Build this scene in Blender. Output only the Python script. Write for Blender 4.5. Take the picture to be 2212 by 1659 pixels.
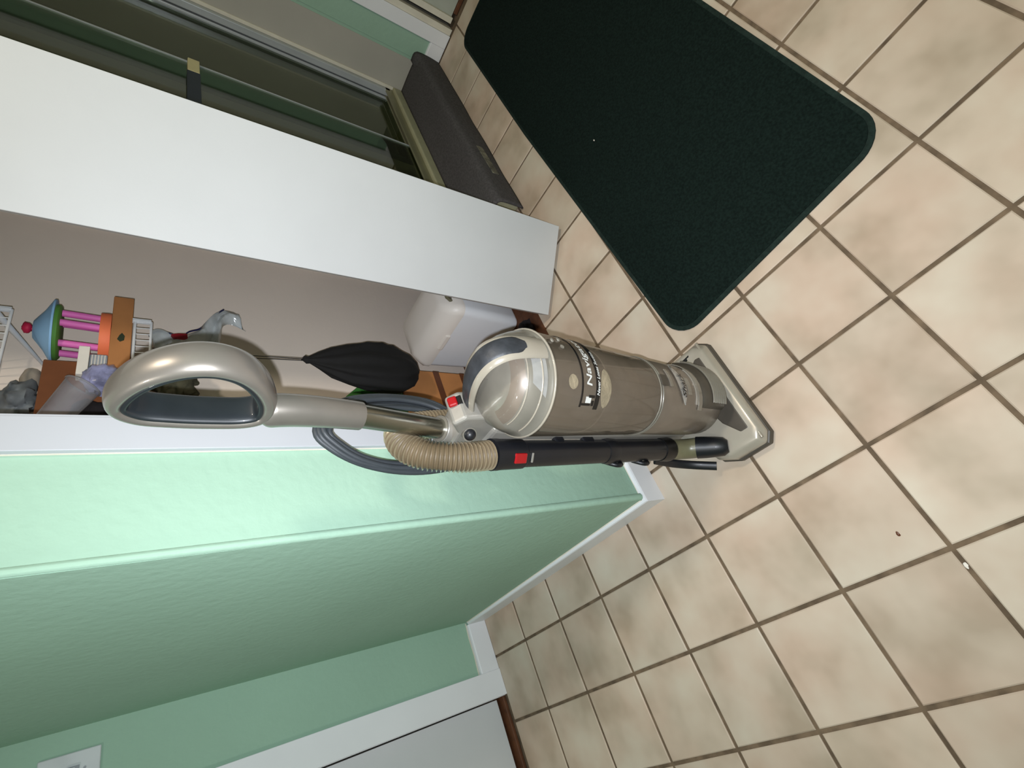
import bpy, bmesh, math, random
from mathutils import Vector, Matrix, noise

for o in list(bpy.data.objects):
    bpy.data.objects.remove(o)
random.seed(7)
S = bpy.context.scene
C = S.collection
PI = math.pi
sin, cos, rad = math.sin, math.cos, math.radians

# ------------------------------------------------------------------ camera
cam_d = bpy.data.cameras.new('camera')
cam = bpy.data.objects.new('camera', cam_d)
C.objects.link(cam)
FPX, CX, CY = 1088.944, 1085.295, 816.238
cam_d.sensor_fit = 'HORIZONTAL'
cam_d.sensor_width = 36.0
cam_d.lens = FPX / 2212 * 36.0
cam_d.shift_x = (1106 - CX) / 2212
cam_d.shift_y = -(829.5 - CY) / 2212
cam_d.clip_start = 0.02
R = Matrix(((0.331818, 0.508156, -0.79478), (0.784095, -0.617, -0.067133), (-0.524493, -0.600907, -0.603174)))
rx, ry, rz = R[0], R[1], R[2]
M = Matrix((( rx[0], -ry[0], -rz[0]), (rx[1], -ry[1], -rz[1]), (rx[2], -ry[2], -rz[2])))
CAM = Vector((1.22562585, -0.1042459, 1.17793489))
cam.matrix_world = Matrix.Translation(CAM) @ M.to_4x4()
S.camera = cam

# ------------------------------------------------------------------ world, lamps, exposure
w = bpy.data.worlds.new('world'); S.world = w; w.use_nodes = True
w.node_tree.nodes['Background'].inputs[0].default_value = (0.25, 0.22, 0.18, 1)
w.node_tree.nodes['Background'].inputs[1].default_value = 0.05
S.view_settings.view_transform = 'Standard'
S.view_settings.look = 'None'
S.view_settings.exposure = 0.0
S.view_settings.gamma = 1.0
S.view_settings.use_curve_mapping = False

def lamp(name, kind, loc, energy, color, size=0.1, target=None):
    d = bpy.data.lights.new(name, kind); d.energy = energy; d.color = color
    if kind == 'AREA':
        d.shape = 'DISK'; d.size = size
    else:
        d.shadow_soft_size = size
    o = bpy.data.objects.new(name, d); C.objects.link(o); o.location = loc
    if target is not None:
        o.rotation_euler = (Vector(target) - Vector(loc)).to_track_quat('-Z', 'Y').to_euler()
    return o
# the phone's own LED beside its lens
flash_loc = CAM + Vector(rx) * -0.012 + Vector(ry) * 0.016
lf = lamp('phone_led', 'SPOT', flash_loc, 64.0, (0.91, 0.96, 1.04), 0.004, flash_loc + Vector(rz))
lf.data.spot_size = rad(152); lf.data.spot_blend = 1.0
lamp('ceiling_lamp_light', 'AREA', (0.36, 0.30, 2.36), 21.0, (1.0, 0.89, 0.74), 0.22, (0.36, 0.30, 0))
lamp('hall_lamp_light', 'AREA', (2.0, -0.62, 2.30), 6.5, (1.0, 0.97, 0.92), 0.16, (0.3, -0.7, 0))

# ------------------------------------------------------------------ materials
def lin(c):
    return tuple(((v / 255) / 12.92 if v / 255 <= 0.04045 else ((v / 255 + 0.055) / 1.055) ** 2.4) for v in c) + (1.0,)

MATS = {}
def mat(name, rgb, rough=0.6, metal=0.0, var=0.06, scale=18.0, bump=0.0, bscale=120.0, spec=0.5, trans=0.0, alpha=1.0, rgb2=None, coat=0.0, ior=1.45):
    m = bpy.data.materials.new(name); m.use_nodes = True
    nt = m.node_tree; b = nt.nodes['Principled BSDF']
    tc = nt.nodes.new('ShaderNodeTexCoord')
    n = nt.nodes.new('ShaderNodeTexNoise'); n.inputs['Scale'].default_value = scale; n.inputs['Detail'].default_value = 4
    nt.links.new(tc.outputs['Object'], n.inputs['Vector'])
    r = nt.nodes.new('ShaderNodeValToRGB')
    c1 = lin(rgb)
    if rgb2 is None:
        a = [max(0, v * (1 - var)) for v in c1[:3]] + [1]; z = [min(1, v * (1 + var)) for v in c1[:3]] + [1]
    else:
        a, z = c1, lin(rgb2)
    r.color_ramp.elements[0].position = 0.35; r.color_ramp.elements[1].position = 0.65
    r.color_ramp.elements[0].color = a; r.color_ramp.elements[1].color = z
    nt.links.new(n.outputs['Fac'], r.inputs['Fac'])
    nt.links.new(r.outputs['Color'], b.inputs['Base Color'])
    b.inputs['Roughness'].default_value = rough
    b.inputs['Metallic'].default_value = metal
    b.inputs['Specular IOR Level'].default_value = spec
    b.inputs['Transmission Weight'].default_value = trans
    b.inputs['IOR'].default_value = ior
    b.inputs['Alpha'].default_value = alpha
    b.inputs['Coat Weight'].default_value = coat
    if bump > 0:
        n2 = nt.nodes.new('ShaderNodeTexNoise'); n2.inputs['Scale'].default_value = bscale; n2.inputs['Detail'].default_value = 3
        nt.links.new(tc.outputs['Object'], n2.inputs['Vector'])
        bp = nt.nodes.new('ShaderNodeBump'); bp.inputs['Strength'].default_value = bump; bp.inputs['Distance'].default_value = 0.002
        nt.links.new(n2.outputs['Fac'], bp.inputs['Height'])
        nt.links.new(bp.outputs['Normal'], b.inputs['Normal'])
    MATS[name] = m
    return m

def glassy(name, tint, gloss_rough=0.04, facing_min=0.05, dust=0.0, dust_rgb=(180, 170, 155)):
    """thin clear pane: see-through with a fresnel reflection and optional film of dust"""
    m = bpy.data.materials.new(name); m.use_nodes = True
    nt = m.node_tree; nt.nodes.clear()
    out = nt.nodes.new('ShaderNodeOutputMaterial')
    tr = nt.nodes.new('ShaderNodeBsdfTransparent'); tr.inputs[0].default_value = lin(tint)
    gl = nt.nodes.new('ShaderNodeBsdfGlossy'); gl.inputs['Roughness'].default_value = gloss_rough
    lw = nt.nodes.new('ShaderNodeLayerWeight'); lw.inputs[0].default_value = 0.5
    pw = nt.nodes.new('ShaderNodeMath'); pw.operation = 'POWER'; pw.inputs[1].default_value = 4.0
    fr = nt.nodes.new('ShaderNodeMath'); fr.operation = 'MULTIPLY_ADD'; fr.inputs[1].default_value = 0.85; fr.inputs[2].default_value = 0.035
    nt.links.new(lw.outputs['Facing'], pw.inputs[0]); nt.links.new(pw.outputs[0], fr.inputs[0])
    mx = nt.nodes.new('ShaderNodeMixShader')
    nt.links.new(fr.outputs[0], mx.inputs[0]); nt.links.new(tr.outputs[0], mx.inputs[1]); nt.links.new(gl.outputs[0], mx.inputs[2])
    last = mx
    if dust > 0:
        df = nt.nodes.new('ShaderNodeBsdfDiffuse')
        tc = nt.nodes.new('ShaderNodeTexCoord'); n = nt.nodes.new('ShaderNodeTexNoise')
        n.inputs['Scale'].default_value = 14; n.inputs['Detail'].default_value = 6
        nt.links.new(tc.outputs['Object'], n.inputs['Vector'])
        df.inputs[0].default_value = lin(dust_rgb)
        mr = nt.nodes.new('ShaderNodeMapRange'); mr.inputs[1].default_value = 0.3; mr.inputs[2].default_value = 0.7
        mr.inputs[3].default_value = dust * 0.6; mr.inputs[4].default_value = dust * 1.4
        nt.links.new(n.outputs['Fac'], mr.inputs[0])
        m2 = nt.nodes.new('ShaderNodeMixShader')
        nt.links.new(mr.outputs[0], m2.inputs[0]); nt.links.new(mx.outputs[0], m2.inputs[1]); nt.links.new(df.outputs[0], m2.inputs[2])
        last = m2
    nt.links.new(last.outputs[0], out.inputs[0])
    MATS[name] = m
    return m

def tile_material():
    m = bpy.data.materials.new('ceramic tile'); m.use_nodes = True
    nt = m.node_tree; b = nt.nodes['Principled BSDF']; L = nt.links.new
    geo = nt.nodes.new('ShaderNodeNewGeometry'); oi = nt.nodes.new('ShaderNodeObjectInfo')
    add = nt.nodes.new('ShaderNodeVectorMath'); add.operation = 'ADD'
    sc = nt.nodes.new('ShaderNodeVectorMath'); sc.operation = 'SCALE'; sc.inputs[3].default_value = 7.0
    cmb = nt.nodes.new('ShaderNodeCombineXYZ'); L(oi.outputs['Random'], cmb.inputs[0]); L(oi.outputs['Random'], cmb.inputs[2])
    L(cmb.outputs[0], sc.inputs[0]); L(geo.outputs['Position'], add.inputs[0]); L(sc.outputs[0], add.inputs[1])
    n1 = nt.nodes.new('ShaderNodeTexNoise'); n1.inputs['Scale'].default_value = 6.5; n1.inputs['Detail'].default_value = 3; n1.inputs['Roughness'].default_value = 0.5
    L(add.outputs[0], n1.inputs['Vector'])
    r1 = nt.nodes.new('ShaderNodeValToRGB')
    e = r1.color_ramp.elements; e[0].position = 0.30; e[0].color = lin((168, 153, 134)); e[1].position = 0.72; e[1].color = lin((198, 188, 171))
    k = r1.color_ramp.elements.new(0.5); k.color = lin((189, 174, 156))
    L(n1.outputs['Fac'], r1.inputs['Fac'])
    n2 = nt.nodes.new('ShaderNodeTexNoise'); n2.inputs['Scale'].default_value = 5.0; n2.inputs['Detail'].default_value = 2
    sh = nt.nodes.new('ShaderNodeVectorMath'); sh.operation = 'ADD'; sh.inputs[1].default_value = (3.1, 7.7, 1.3)
    L(add.outputs[0], sh.inputs[0]); L(sh.outputs[0], n2.inputs['Vector'])
    r2 = nt.nodes.new('ShaderNodeValToRGB'); r2.color_ramp.elements[0].position = 0.4; r2.color_ramp.elements[1].position = 0.68
    r2.color_ramp.elements[0].color = (1, 1, 1, 1); r2.color_ramp.elements[1].color = (1.0, 0.92, 0.90, 1)
    L(n2.outputs['Fac'], r2.inputs['Fac'])
    mu = nt.nodes.new('ShaderNodeMix'); mu.data_type = 'RGBA'; mu.blend_type = 'MULTIPLY'; mu.inputs[0].default_value = 1.0
    L(r1.outputs[0], mu.inputs[6]); L(r2.outputs[0], mu.inputs[7])
    hs = nt.nodes.new('ShaderNodeHueSaturation')
    mr = nt.nodes.new('ShaderNodeMapRange'); mr.inputs[3].default_value = 0.95; mr.inputs[4].default_value = 1.06
    L(oi.outputs['Random'], mr.inputs[0]); L(mr.outputs[0], hs.inputs['Value'])
    L(mu.outputs[2], hs.inputs['Color']); L(hs.outputs[0], b.inputs['Base Color'])
    b.inputs['Roughness'].default_value = 0.55; b.inputs['Specular IOR Level'].default_value = 0.25
    n3 = nt.nodes.new('ShaderNodeTexNoise'); n3.inputs['Scale'].default_value = 60; L(geo.outputs['Position'], n3.inputs['Vector'])
    bp = nt.nodes.new('ShaderNodeBump'); bp.inputs['Strength'].default_value = 0.12; bp.inputs['Distance'].default_value = 0.002
    L(n3.outputs['Fac'], bp.inputs['Height']); L(bp.outputs[0], b.inputs['Normal'])
    return m
TILE = tile_material()
mat('grout', (104, 88, 70), 0.95, var=0.3, scale=25, bump=0.4, bscale=200)
mat('green wall', (152, 183, 163), 0.75, var=0.03, scale=3, bump=0.6, bscale=55, spec=0.3)
mat('white trim', (228, 229, 232), 0.45, var=0.02, scale=5, bump=0.08, bscale=40)
mat('cream caulk', (214, 208, 192), 0.6, var=0.05)
mat('white door', (202, 204, 206), 0.5, var=0.015, scale=6, bump=0.06, bscale=260)
mat('closet wall', (238, 224, 210), 0.85, var=0.03, scale=2.5, bump=0.2, bscale=60)
mat('ceiling', (225, 222, 212), 0.9, var=0.02)
mat('brown wood', (92, 56, 34), 0.6, var=0.25, scale=30)
mat('gap shade', (14, 12, 11), 0.9)  # near-black colour for the darkness in the door gap
mat('rug', (19, 30, 27), 0.98, var=0.30, scale=160, bump=1.0, bscale=450, spec=0.1)
mat('rug edge', (30, 42, 38), 0.9, var=0.2, scale=90, bump=0.6, bscale=300, spec=0.15)
mat('bath mat', (80, 77, 78), 0.97, var=0.18, scale=120, bump=1.0, bscale=380, spec=0.1)
mat('shower panel', (176, 172, 162), 0.6, var=0.04, scale=4)
mat('shower inner', (196, 188, 160), 0.6, var=0.06, scale=4)
mat('shower pan', (160, 156, 128), 0.5, var=0.06)
mat('dull brass', (150, 146, 118), 0.38, metal=0.55, var=0.08, scale=8)
mat('aluminium', (176, 180, 182), 0.30, metal=0.15, var=0.05, scale=8)
mat('beige plastic', (196, 184, 140), 0.5)
mat('navy plastic', (28, 34, 48), 0.4)
mat('switch plate', (196, 200, 202), 0.4)
mat('silver plastic', (124, 118, 110), 0.34, metal=0.55, var=0.03, scale=40, coat=0.5)
mat('silver dull', (142, 138, 130), 0.36, metal=0.3, var=0.05, scale=30, coat=0.2)
mat('taupe plastic', (108, 98, 87), 0.38, metal=0.15, var=0.08, scale=24, coat=0.25)
mat('taupe dark', (66, 60, 52), 0.5, var=0.12, scale=24)
mat('cream plastic', (138, 131, 118), 0.3, var=0.03, coat=0.5)
mat('lid silver', (118, 113, 103), 0.28, metal=0.2, var=0.10, scale=16, coat=0.5)
mat('charcoal rubber', (28, 32, 35), 0.42, var=0.10, scale=30, coat=0.3)
mat('grip charcoal', (44, 46, 50), 0.5, var=0.28, scale=45, bump=0.4, bscale=90)
mat('chrome', (178, 178, 170), 0.27, metal=1.0, var=0.03, scale=10)
mat('black plastic', (20, 21, 25), 0.42, var=0.12, scale=20, coat=0.15)
mat('black print', (12, 11, 12), 0.4)
mat('white print', (200, 200, 196), 0.5)
mat('cord rubber', (52, 56, 60), 0.5, var=0.08, scale=30)
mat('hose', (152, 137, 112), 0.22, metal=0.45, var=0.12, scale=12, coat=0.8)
mat('hose valley shade', (98, 84, 64), 0.5, var=0.15, scale=12)  # darker hose colour, shade painted between the ribs
mat('red', (140, 14, 20), 0.3, var=0.05, coat=0.4)
mat('olive translucent', (104, 100, 76), 0.35, var=0.12, scale=25, coat=0.4)
mat('dust', (112, 101, 90), 0.95, var=0.12, scale=22, bump=0.5, bscale=60)
mat('dust clump', (132, 120, 98), 0.97, var=0.12, scale=60, bump=0.8, bscale=140)
mat('cardboard', (172, 116, 68), 0.8, var=0.08, scale=12)
mat('cardboard dark', (112, 66, 36), 0.85, var=0.12, scale=12)
mat('parcel tape', (86, 48, 26), 0.4, var=0.1)
mat('dimmed trim white', (178, 180, 185), 0.45, var=0.02, scale=5)  # white trim in a darker colour, offsets the strong flash up close
mat('leaf print', (44, 52, 34), 0.7)
mat('green pack', (64, 128, 56), 0.45, var=0.10, scale=14, coat=0.2)
mat('white bin', (244, 246, 249), 0.42, var=0.02, scale=4)
mat('bin lid', (240, 232, 222), 0.42, var=0.02, scale=4)
mat('black fabric', (7, 7, 9), 0.85, var=0.35, scale=14, bump=0.7, bscale=30)
mat('toy blue', (140, 184, 222), 0.7, var=0.05)
mat('toy green', (84, 136, 56), 0.7)
mat('toy pink', (226, 112, 186), 0.55, var=0.06)
mat('toy orange', (238, 122, 78), 0.6, var=0.05)
mat('toy red', (190, 32, 70), 0.6)
mat('wire white', (206, 208, 210), 0.4)
mat('white box', (222, 216, 206), 0.6)
mat('basket grey', (150, 154, 160), 0.6, var=0.1, scale=60)
mat('purple wrap', (132, 134, 168), 0.25, var=0.4, scale=30, coat=0.8, bump=0.8, bscale=60)
mat('grey cloth', (150, 140, 126), 0.9, var=0.15, scale=30, bump=0.5, bscale=60)
mat('grey bag', (104, 108, 110), 0.6, var=0.15, scale=16, bump=0.6, bscale=40)
mat('olive cloth', (62, 60, 44), 0.9, var=0.3, scale=26, bump=0.6, bscale=70)
mat('dark cloth', (30, 24, 26), 0.9, var=0.3, scale=20, bump=0.6, bscale=60)
mat('bright silver', (150, 148, 144), 0.25, metal=0.3, var=0.12, scale=30, coat=0.6)
mat('head plastic', (160, 153, 140), 0.32, metal=0.2, var=0.05, scale=14, coat=0.4)
mat('worn tag', (58, 55, 52), 0.8, scale=26, rgb2=(128, 124, 108))
mat('red clip', (140, 24, 36), 0.4)
mat('zip blue', (24, 26, 70), 0.4)
mat('door grey', (168, 172, 162), 0.6)
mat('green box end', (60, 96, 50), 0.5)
glassy('shower glass', (206, 212, 198), 0.03)
glassy('clear bin', (236, 232, 224), 0.07, dust=0.30, dust_rgb=(124, 113, 101))
glassy('clear film', (232, 236, 236), 0.12, dust=0.40, dust_rgb=(225, 230, 232))
glassy('clear cup', (225, 225, 225), 0.03, dust=0.2, dust_rgb=(200, 200, 208))

# ------------------------------------------------------------------ mesh builder
class MB:
    def __init__(s): s.v = []; s.f = []
    def add(s, vs, fs):
        o = len(s.v); s.v += [Vector(v) for v in vs]; s.f += [[i + o for i in f] for f in fs]; return s
    def box(s, x0, x1, y0, y1, z0, z1):
        return s.add([(x0, y0, z0), (x1, y0, z0), (x1, y1, z0), (x0, y1, z0), (x0, y0, z1), (x1, y0, z1), (x1, y1, z1), (x0, y1, z1)],
                     [(0, 3, 2, 1), (4, 5, 6, 7), (0, 1, 5, 4), (1, 2, 6, 5), (2, 3, 7, 6), (3, 0, 4, 7)])
    def obox(s, c, size, rot):
        h = Vector(size) / 2; vs = []
        for z in (-1, 1):
            for x, y in ((-1, -1), (1, -1), (1, 1), (-1, 1)):
                vs.append(Vector(c) + rot @ Vector((x * h.x, y * h.y, z * h.z)))
        return s.add(vs, [(0, 3, 2, 1), (4, 5, 6, 7), (0, 1, 5, 4), (1, 2, 6, 5), (2, 3, 7, 6), (3, 0, 4, 7)])
    def rings(s, rings, closed_u=True, caps=True, loop=False):
        n = len(rings[0]); o = len(s.v)
        for r in rings: s.v += [Vector(p) for p in r]
        m = len(rings)
        for i in range(m if loop else m - 1):
            a = o + i * n; b = o + ((i + 1) % m) * n
            for j in range(n if closed_u else n - 1):
                k = (j + 1) % n
                s.f.append([a + j, a + k, b + k, b + j])
        if caps and not loop and closed_u:
            s.f.append([o + j for j in range(n)][::-1]); s.f.append([o + (m - 1) * n + j for j in range(n)])
        return s
    def tube(s, path, r, n=10, loop=False, sx=1.0, up=None, caps=True):
        P = [Vector(p) for p in path]; m = len(P); rings = []
        prev = None
        for i, p in enumerate(P):
            if loop: t = (P[(i + 1) % m] - P[i - 1]).normalized()
            else: t = (P[min(i + 1, m - 1)] - P[max(i - 1, 0)]).normalized()
            if up is not None: a = Vector(up)
            elif prev is not None: a = prev
            else: a = Vector((0, 0, 1)) if abs(t.z) < 0.9 else Vector((1, 0, 0))
            u = (a - t * a.dot(t)).normalized(); v = t.cross(u); prev = u
            ri = r[i] if isinstance(r, (list, tuple)) else r
            if isinstance(ri, (list, tuple)): ra, rb = ri
            else: ra, rb = ri * sx, ri
            rings.append([p + u * (cos(2 * PI * k / n) * ra) + v * (sin(2 * PI * k / n) * rb) for k in range(n)])
        return s.rings(rings, caps=caps, loop=loop)
    def lathe(s, prof, c, n=32, a0=0.0, a1=360.0, caps=False, lean=0.0):
        full = abs(a1 - a0) >= 359.9; k = n if full else n + 1
        rings = []
        for r, z in prof:
            rings.append([(c[0] + r * sin(rad(a0 + (a1 - a0) * j / n)), c[1] + lean * z + r * cos(rad(a0 + (a1 - a0) * j / n)), c[2] + z) for j in range(k)])
        return s.rings(rings, closed_u=full, caps=caps and full)
    def prism(s, poly, f0, f1):
        """poly: list of 2-d points, f0/f1 map a point to 3-d at each end"""
        n = len(poly)
        vs = [f0(p) for p in poly] + [f1(p) for p in poly]
        fs = [list(range(n))[::-1], [n + i for i in range(n)]] + [[i, (i + 1) % n, n + (i + 1) % n, n + i] for i in range(n)]
        return s.add(vs, fs)
    def blob(s, c, rx_, ry_, rz_, amp=0.1, fr=2.0, n=20, m=12, seed=0.0, rot=None):
        rings = []
        for i in range(m + 1):
            th = PI * i / m; ring = []
            for j in range(n):
                ph = 2 * PI * j / n
                d = Vector((sin(th) * cos(ph), sin(th) * sin(ph), cos(th)))
                k = 1 + amp * noise.noise(d * fr + Vector((seed, seed * 1.7, -seed)))*2
                q = Vector((d.x * rx_ * k, d.y * ry_ * k, d.z * rz_ * k))
                if rot is not None: q = rot @ q
                ring.append(Vector(c) + q)
            rings.append(ring)
        return s.rings(rings, caps=False)
    def build(s, name, m, parent=None, smooth=None, bevel=0.0, seg=2, mats=None):
        me = bpy.data.meshes.new(name)
        off = Vector((0, 0, 0)); p = parent
        while p is not None: off += p.location; p = p.parent
        me.from_pydata([tuple(v - off) for v in s.v], [], s.f)
        bm = bmesh.new(); bm.from_mesh(me); bmesh.ops.remove_doubles(bm, verts=bm.verts, dist=1e-6)
        bmesh.ops.recalc_face_normals(bm, faces=bm.faces); bm.to_mesh(me); bm.free()
        me.materials.append(MATS[m] if isinstance(m, str) else m)
        if smooth is not None:
            for q in me.polygons: q.use_smooth = True
            me.set_sharp_from_angle(angle=rad(smooth))
        o = bpy.data.objects.new(name, me); C.objects.link(o)
        if parent is not None: o.parent = parent
        if bevel > 0:
            b = o.modifiers.new('bevel', 'BEVEL'); b.width = bevel; b.segments = seg; b.limit_method = 'ANGLE'; b.angle_limit = rad(35)
        return o

def box(name, m, x0, x1, y0, y1, z0, z1, parent=None, bevel=0.0, seg=2):
    return MB().box(x0, x1, y0, y1, z0, z1).build(name, m, parent, bevel=bevel, seg=seg)
def thing(name, label, cat, loc, group=None):
    o = bpy.data.objects.new(name, None); C.objects.link(o); o.location = loc; o.empty_display_size = 0.05
    o['label'] = label; o['category'] = cat
    if group: o['group'] = group
    return o
def tag(o, label, cat, group=None):
    o['label'] = label; o['category'] = cat
    if group: o['group'] = group
    return o
def st(o, label=None, cat=None):
    o['kind'] = 'structure'
    if label: o['label'] = label
    if cat: o['category'] = cat
    return o
def bez(pts, n=8):
    """catmull-rom through points"""
    P = [Vector(p) for p in pts]; out = []
    for i in range(len(P) - 1):
        p0 = P[max(i - 1, 0)]; p1 = P[i]; p2 = P[i + 1]; p3 = P[min(i + 2, len(P) - 1)]
        for k in range(n):
            t = k / n
            out.append(0.5 * ((2 * p1) + (p2 - p0) * t + (2 * p0 - 5 * p1 + 4 * p2 - p3) * t * t + (3 * p1 - p0 - 3 * p2 + p3) * t ** 3))
    out.append(P[-1]); return out
def bezloop(pts, n=8):
    P = [Vector(p) for p in pts]; m = len(P); out = []
    for i in range(m):
        p0, p1, p2, p3 = P[i - 1], P[i], P[(i + 1) % m], P[(i + 2) % m]
        for k in range(n):
            t = k / n
            out.append(0.5 * ((2 * p1) + (p2 - p0) * t + (2 * p0 - 5 * p1 + 4 * p2 - p3) * t * t + (3 * p1 - p0 - 3 * p2 + p3) * t ** 3))
    return out
def text_mesh(txt, size, bold=0.0, shear=0.0, sub=True):
    cu = bpy.data.curves.new('t', 'FONT'); cu.body = txt; cu.size = size; cu.offset = bold; cu.shear = shear
    cu.resolution_u = 3
    o = bpy.data.objects.new('t', cu); C.objects.link(o)
    dg = bpy.context.evaluated_depsgraph_get(); e = o.evaluated_get(dg); me = e.to_mesh()
    bm = bmesh.new(); bm.from_mesh(me)
    e.to_mesh_clear()
    if sub: 
        bmesh.ops.triangulate(bm, faces=bm.faces)
        long = [ed for ed in bm.edges if ed.calc_length() > size * 0.18]
        bmesh.ops.subdivide_edges(bm, edges=long, cuts=2)
    vs = [v.co.copy() for v in bm.verts]; bm.verts.ensure_lookup_table()
    fs = [[v.index for v in f.verts] for f in bm.faces]
    bm.verts.index_update()
    fs = [[v.index for v in f.verts] for f in bm.faces]; vs = [v.co.copy() for v in bm.verts]
    bm.free(); bpy.data.objects.remove(o); bpy.data.curves.remove(cu)
    return vs, fs

# ------------------------------------------------------------------ room shell
T = 0.2095
fl = st(box('floor', 'grout', -1.95, 2.35, -2.1, 1.25, -0.08, -0.0035))
g = 0.0042; h = T / 2 - g; b_ = 0.0022
tb = MB()
def ring(hh, z): return [(-hh, -hh, z), (hh, -hh, z), (hh, hh, z), (-hh, hh, z)]
tb.rings([ring(h, -0.009), ring(h, -b_ * 0.7), ring(h - b_, 0.0)], caps=True)
me_t = None
for i in range(-7, 11):
    for j in range(-9, 6):
        cx, cy = (i + 0.5) * T, (j + 0.5) * T
        if cy < -0.97 - T / 2 and cx < 0.80 and cx - T/2 < 0.72 and cy + T / 2 < -1.03: continue   # behind the shower curb and inside the closet
        if cy < -1.9: continue
        if me_t is None:
            o = tb.build('tile', TILE, fl, smooth=None); me_t = o.data
        else:
            o = bpy.data.objects.new('tile', me_t); C.objects.link(o); o.parent = fl
        o.location = (cx, cy, random.uniform(-0.0004, 0.0))
        o.rotation_euler = (random.uniform(-0.0012, 0.0012), random.uniform(-0.0012, 0.0012), random.choice((0, PI / 2, PI, -PI / 2)) + random.uniform(-0.003, 0.003))
MB().blob((1.289, -0.419, 0.0002), 0.006, 0.003, 0.0012, 0.3, n=8, m=5, seed=3).build('tile_chip', 'white box', fl)
box('closet_floor', 'brown wood', -0.465, 0.72, -1.47, -0.985, -0.0035, 0.001, fl)

# wall between closet and hall, its end face carries the mint paint
wc = st(box('wall_center', 'green wall', 0.735, 0.9055, -1.892, -0.9045, 0, 2.42))
MB().tube([(0.8985, -0.9035, 0.08), (0.8985, -0.9035, 2.42)], (0.010, 0.0028), 8, up=(1, 0, 0)).build('corner_bead', 'green wall', wc, smooth=60)
wb = st(box('wall_back', 'green wall', 0.72, 1.10, -2.02, -1.892, 0, 2.42))
st(box('wall_back_header', 'green wall', 1.10, 2.35, -2.02, -1.892, 2.02, 2.42))
st(box('wall_left', 'green wall', 2.25, 2.35, -1.892, 1.2, 0, 2.42))
st(box('wall_front', 'green wall', -1.95, 2.35, 1.15, 1.25, 0, 2.42))
st(box('ceiling', 'ceiling', -1.95, 2.35, -2.1, 1.25, 2.42, 2.5))
wr = st(box('wall_right', 'green wall', -1.60, -1.487, -0.868, -0.69, 0, 2.42))
MB().tube([(-1.4865, -0.853, 0.12), (-1.4865, -0.853, 2.42)], (0.002, 0.0035), 6, up=(1, 0, 0)).build('corner_bead', 'green wall', wr, smooth=60)
st(box('wall_right_front', 'green wall', -1.60, -1.487, 0.11, 1.15, 0, 2.42))
st(box('wall_right_header', 'green wall', -1.60, -1.487, -0.69, 0.11, 2.02, 2.42))
st(box('wall_shower_right', 'shower panel', -1.60, -1.484, -1.95, -0.868, 0, 2.42))
st(box('wall_shower_back', 'shower inner', -1.484, -0.48, -1.95, -1.86, 0, 2.42))
ws = st(box('wall_shower_left', 'shower inner', -0.50, -0.482, -1.86, -0.985, 0, 2.42))
st(MB().box(-0.475, -0.28, -0.985, -0.950, 0, 2.42).box(-0.38, -0.28, -0.950, -0.9045, 0.0, 2.42).build('wall_closet_front', 'green wall'))
st(box('wall_closet_back', 'closet wall', -0.48, 0.735, -1.55, -1.47, 0, 2.42))
cr = st(box('wall_closet_right', 'closet wall', -0.48, -0.465, -1.47, -0.985, 0, 2.42))
st(box('wall_closet_left', 'closet wall', 0.72, 0.735, -1.47, -0.985, 0, 2.42))
st(box('wall_closet_header', 'green wall', -0.28, 0.735, -0.985, -0.9045, 2.06, 2.42))

# baseboards (thickness 12 mm, rounded cream top edge)
def baseboard(name, pts, hgt=0.078):
    """pts: list of (outer xy, inner xy) stations"""
    m = MB()
    n = len(pts)
    rings = []
    for (ox, oy), (ix, iy) in pts:
        rings.append([(ix, iy, 0), (ox, oy, 0), (ox, oy, hgt - 0.006), (ox + (ix - ox) * 0.15, oy + (iy - oy) * 0.15, hgt - 0.002), (ix, iy, hgt)])
    m.rings(rings, caps=True)
    return st(m.build(name, 'white trim', smooth=None))
bbc = baseboard('baseboard_center', [((0.745, -0.892), (0.745, -0.9045)), ((0.917, -0.892), (0.9055, -0.9045)), ((0.917, -1.880), (0.9055, -1.880))])
MB().tube([(0.745, -0.9035, 0.078), (0.9065, -0.9035, 0.078), (0.9065, -1.88, 0.078)], 0.0022, 6).build('caulk_line', 'cream caulk', bbc, smooth=60)
bbb = baseboard('baseboard_back', [((0.917, -1.880), (0.917, -1.892)), ((1.088, -1.880), (1.088, -1.892))])
MB().tube([(0.91, -1.8905, 0.079), (0.96, -1.8905, 0.082), (1.02, -1.8905, 0.080), (1.088, -1.8905, 0.083)], 0.0025, 6).build('caulk_line', 'cream caulk', bbb, smooth=60)
baseboard('baseboard_right', [((-1.475, -0.752), (-1.487, -0.752)), ((-1.475, -0.830), (-1.487, -0.830))])

# closet opening trim
t1 = st(box('trim_1', 'dimmed trim white', 0.680, 0.737, -0.9045, -0.893, 0, 2.06, bevel=0.0012))
box('jamb', 'white trim', 0.676, 0.734, -0.985, -0.9045, 0, 2.06, t1)
box('inner_edge', 'dimmed trim white', 0.6745, 0.6815, -0.9045, -0.8965, 0, 2.06, t1, bevel=0.001)
MB().tube([(0.7365, -0.9035, 0.08), (0.7365, -0.9035, 2.06)], 0.0022, 6).build('caulk_line', 'cream caulk', t1, smooth=60)
st(box('trim_2', 'white trim', -0.283, -0.225, -0.9045, -0.893, 0, 2.06, bevel=0.0012))
t3 = st(box('trim_3', 'white trim', -0.283, 0.737, -0.9045, -0.893, 2.06, 2.12, bevel=0.0012))
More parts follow.
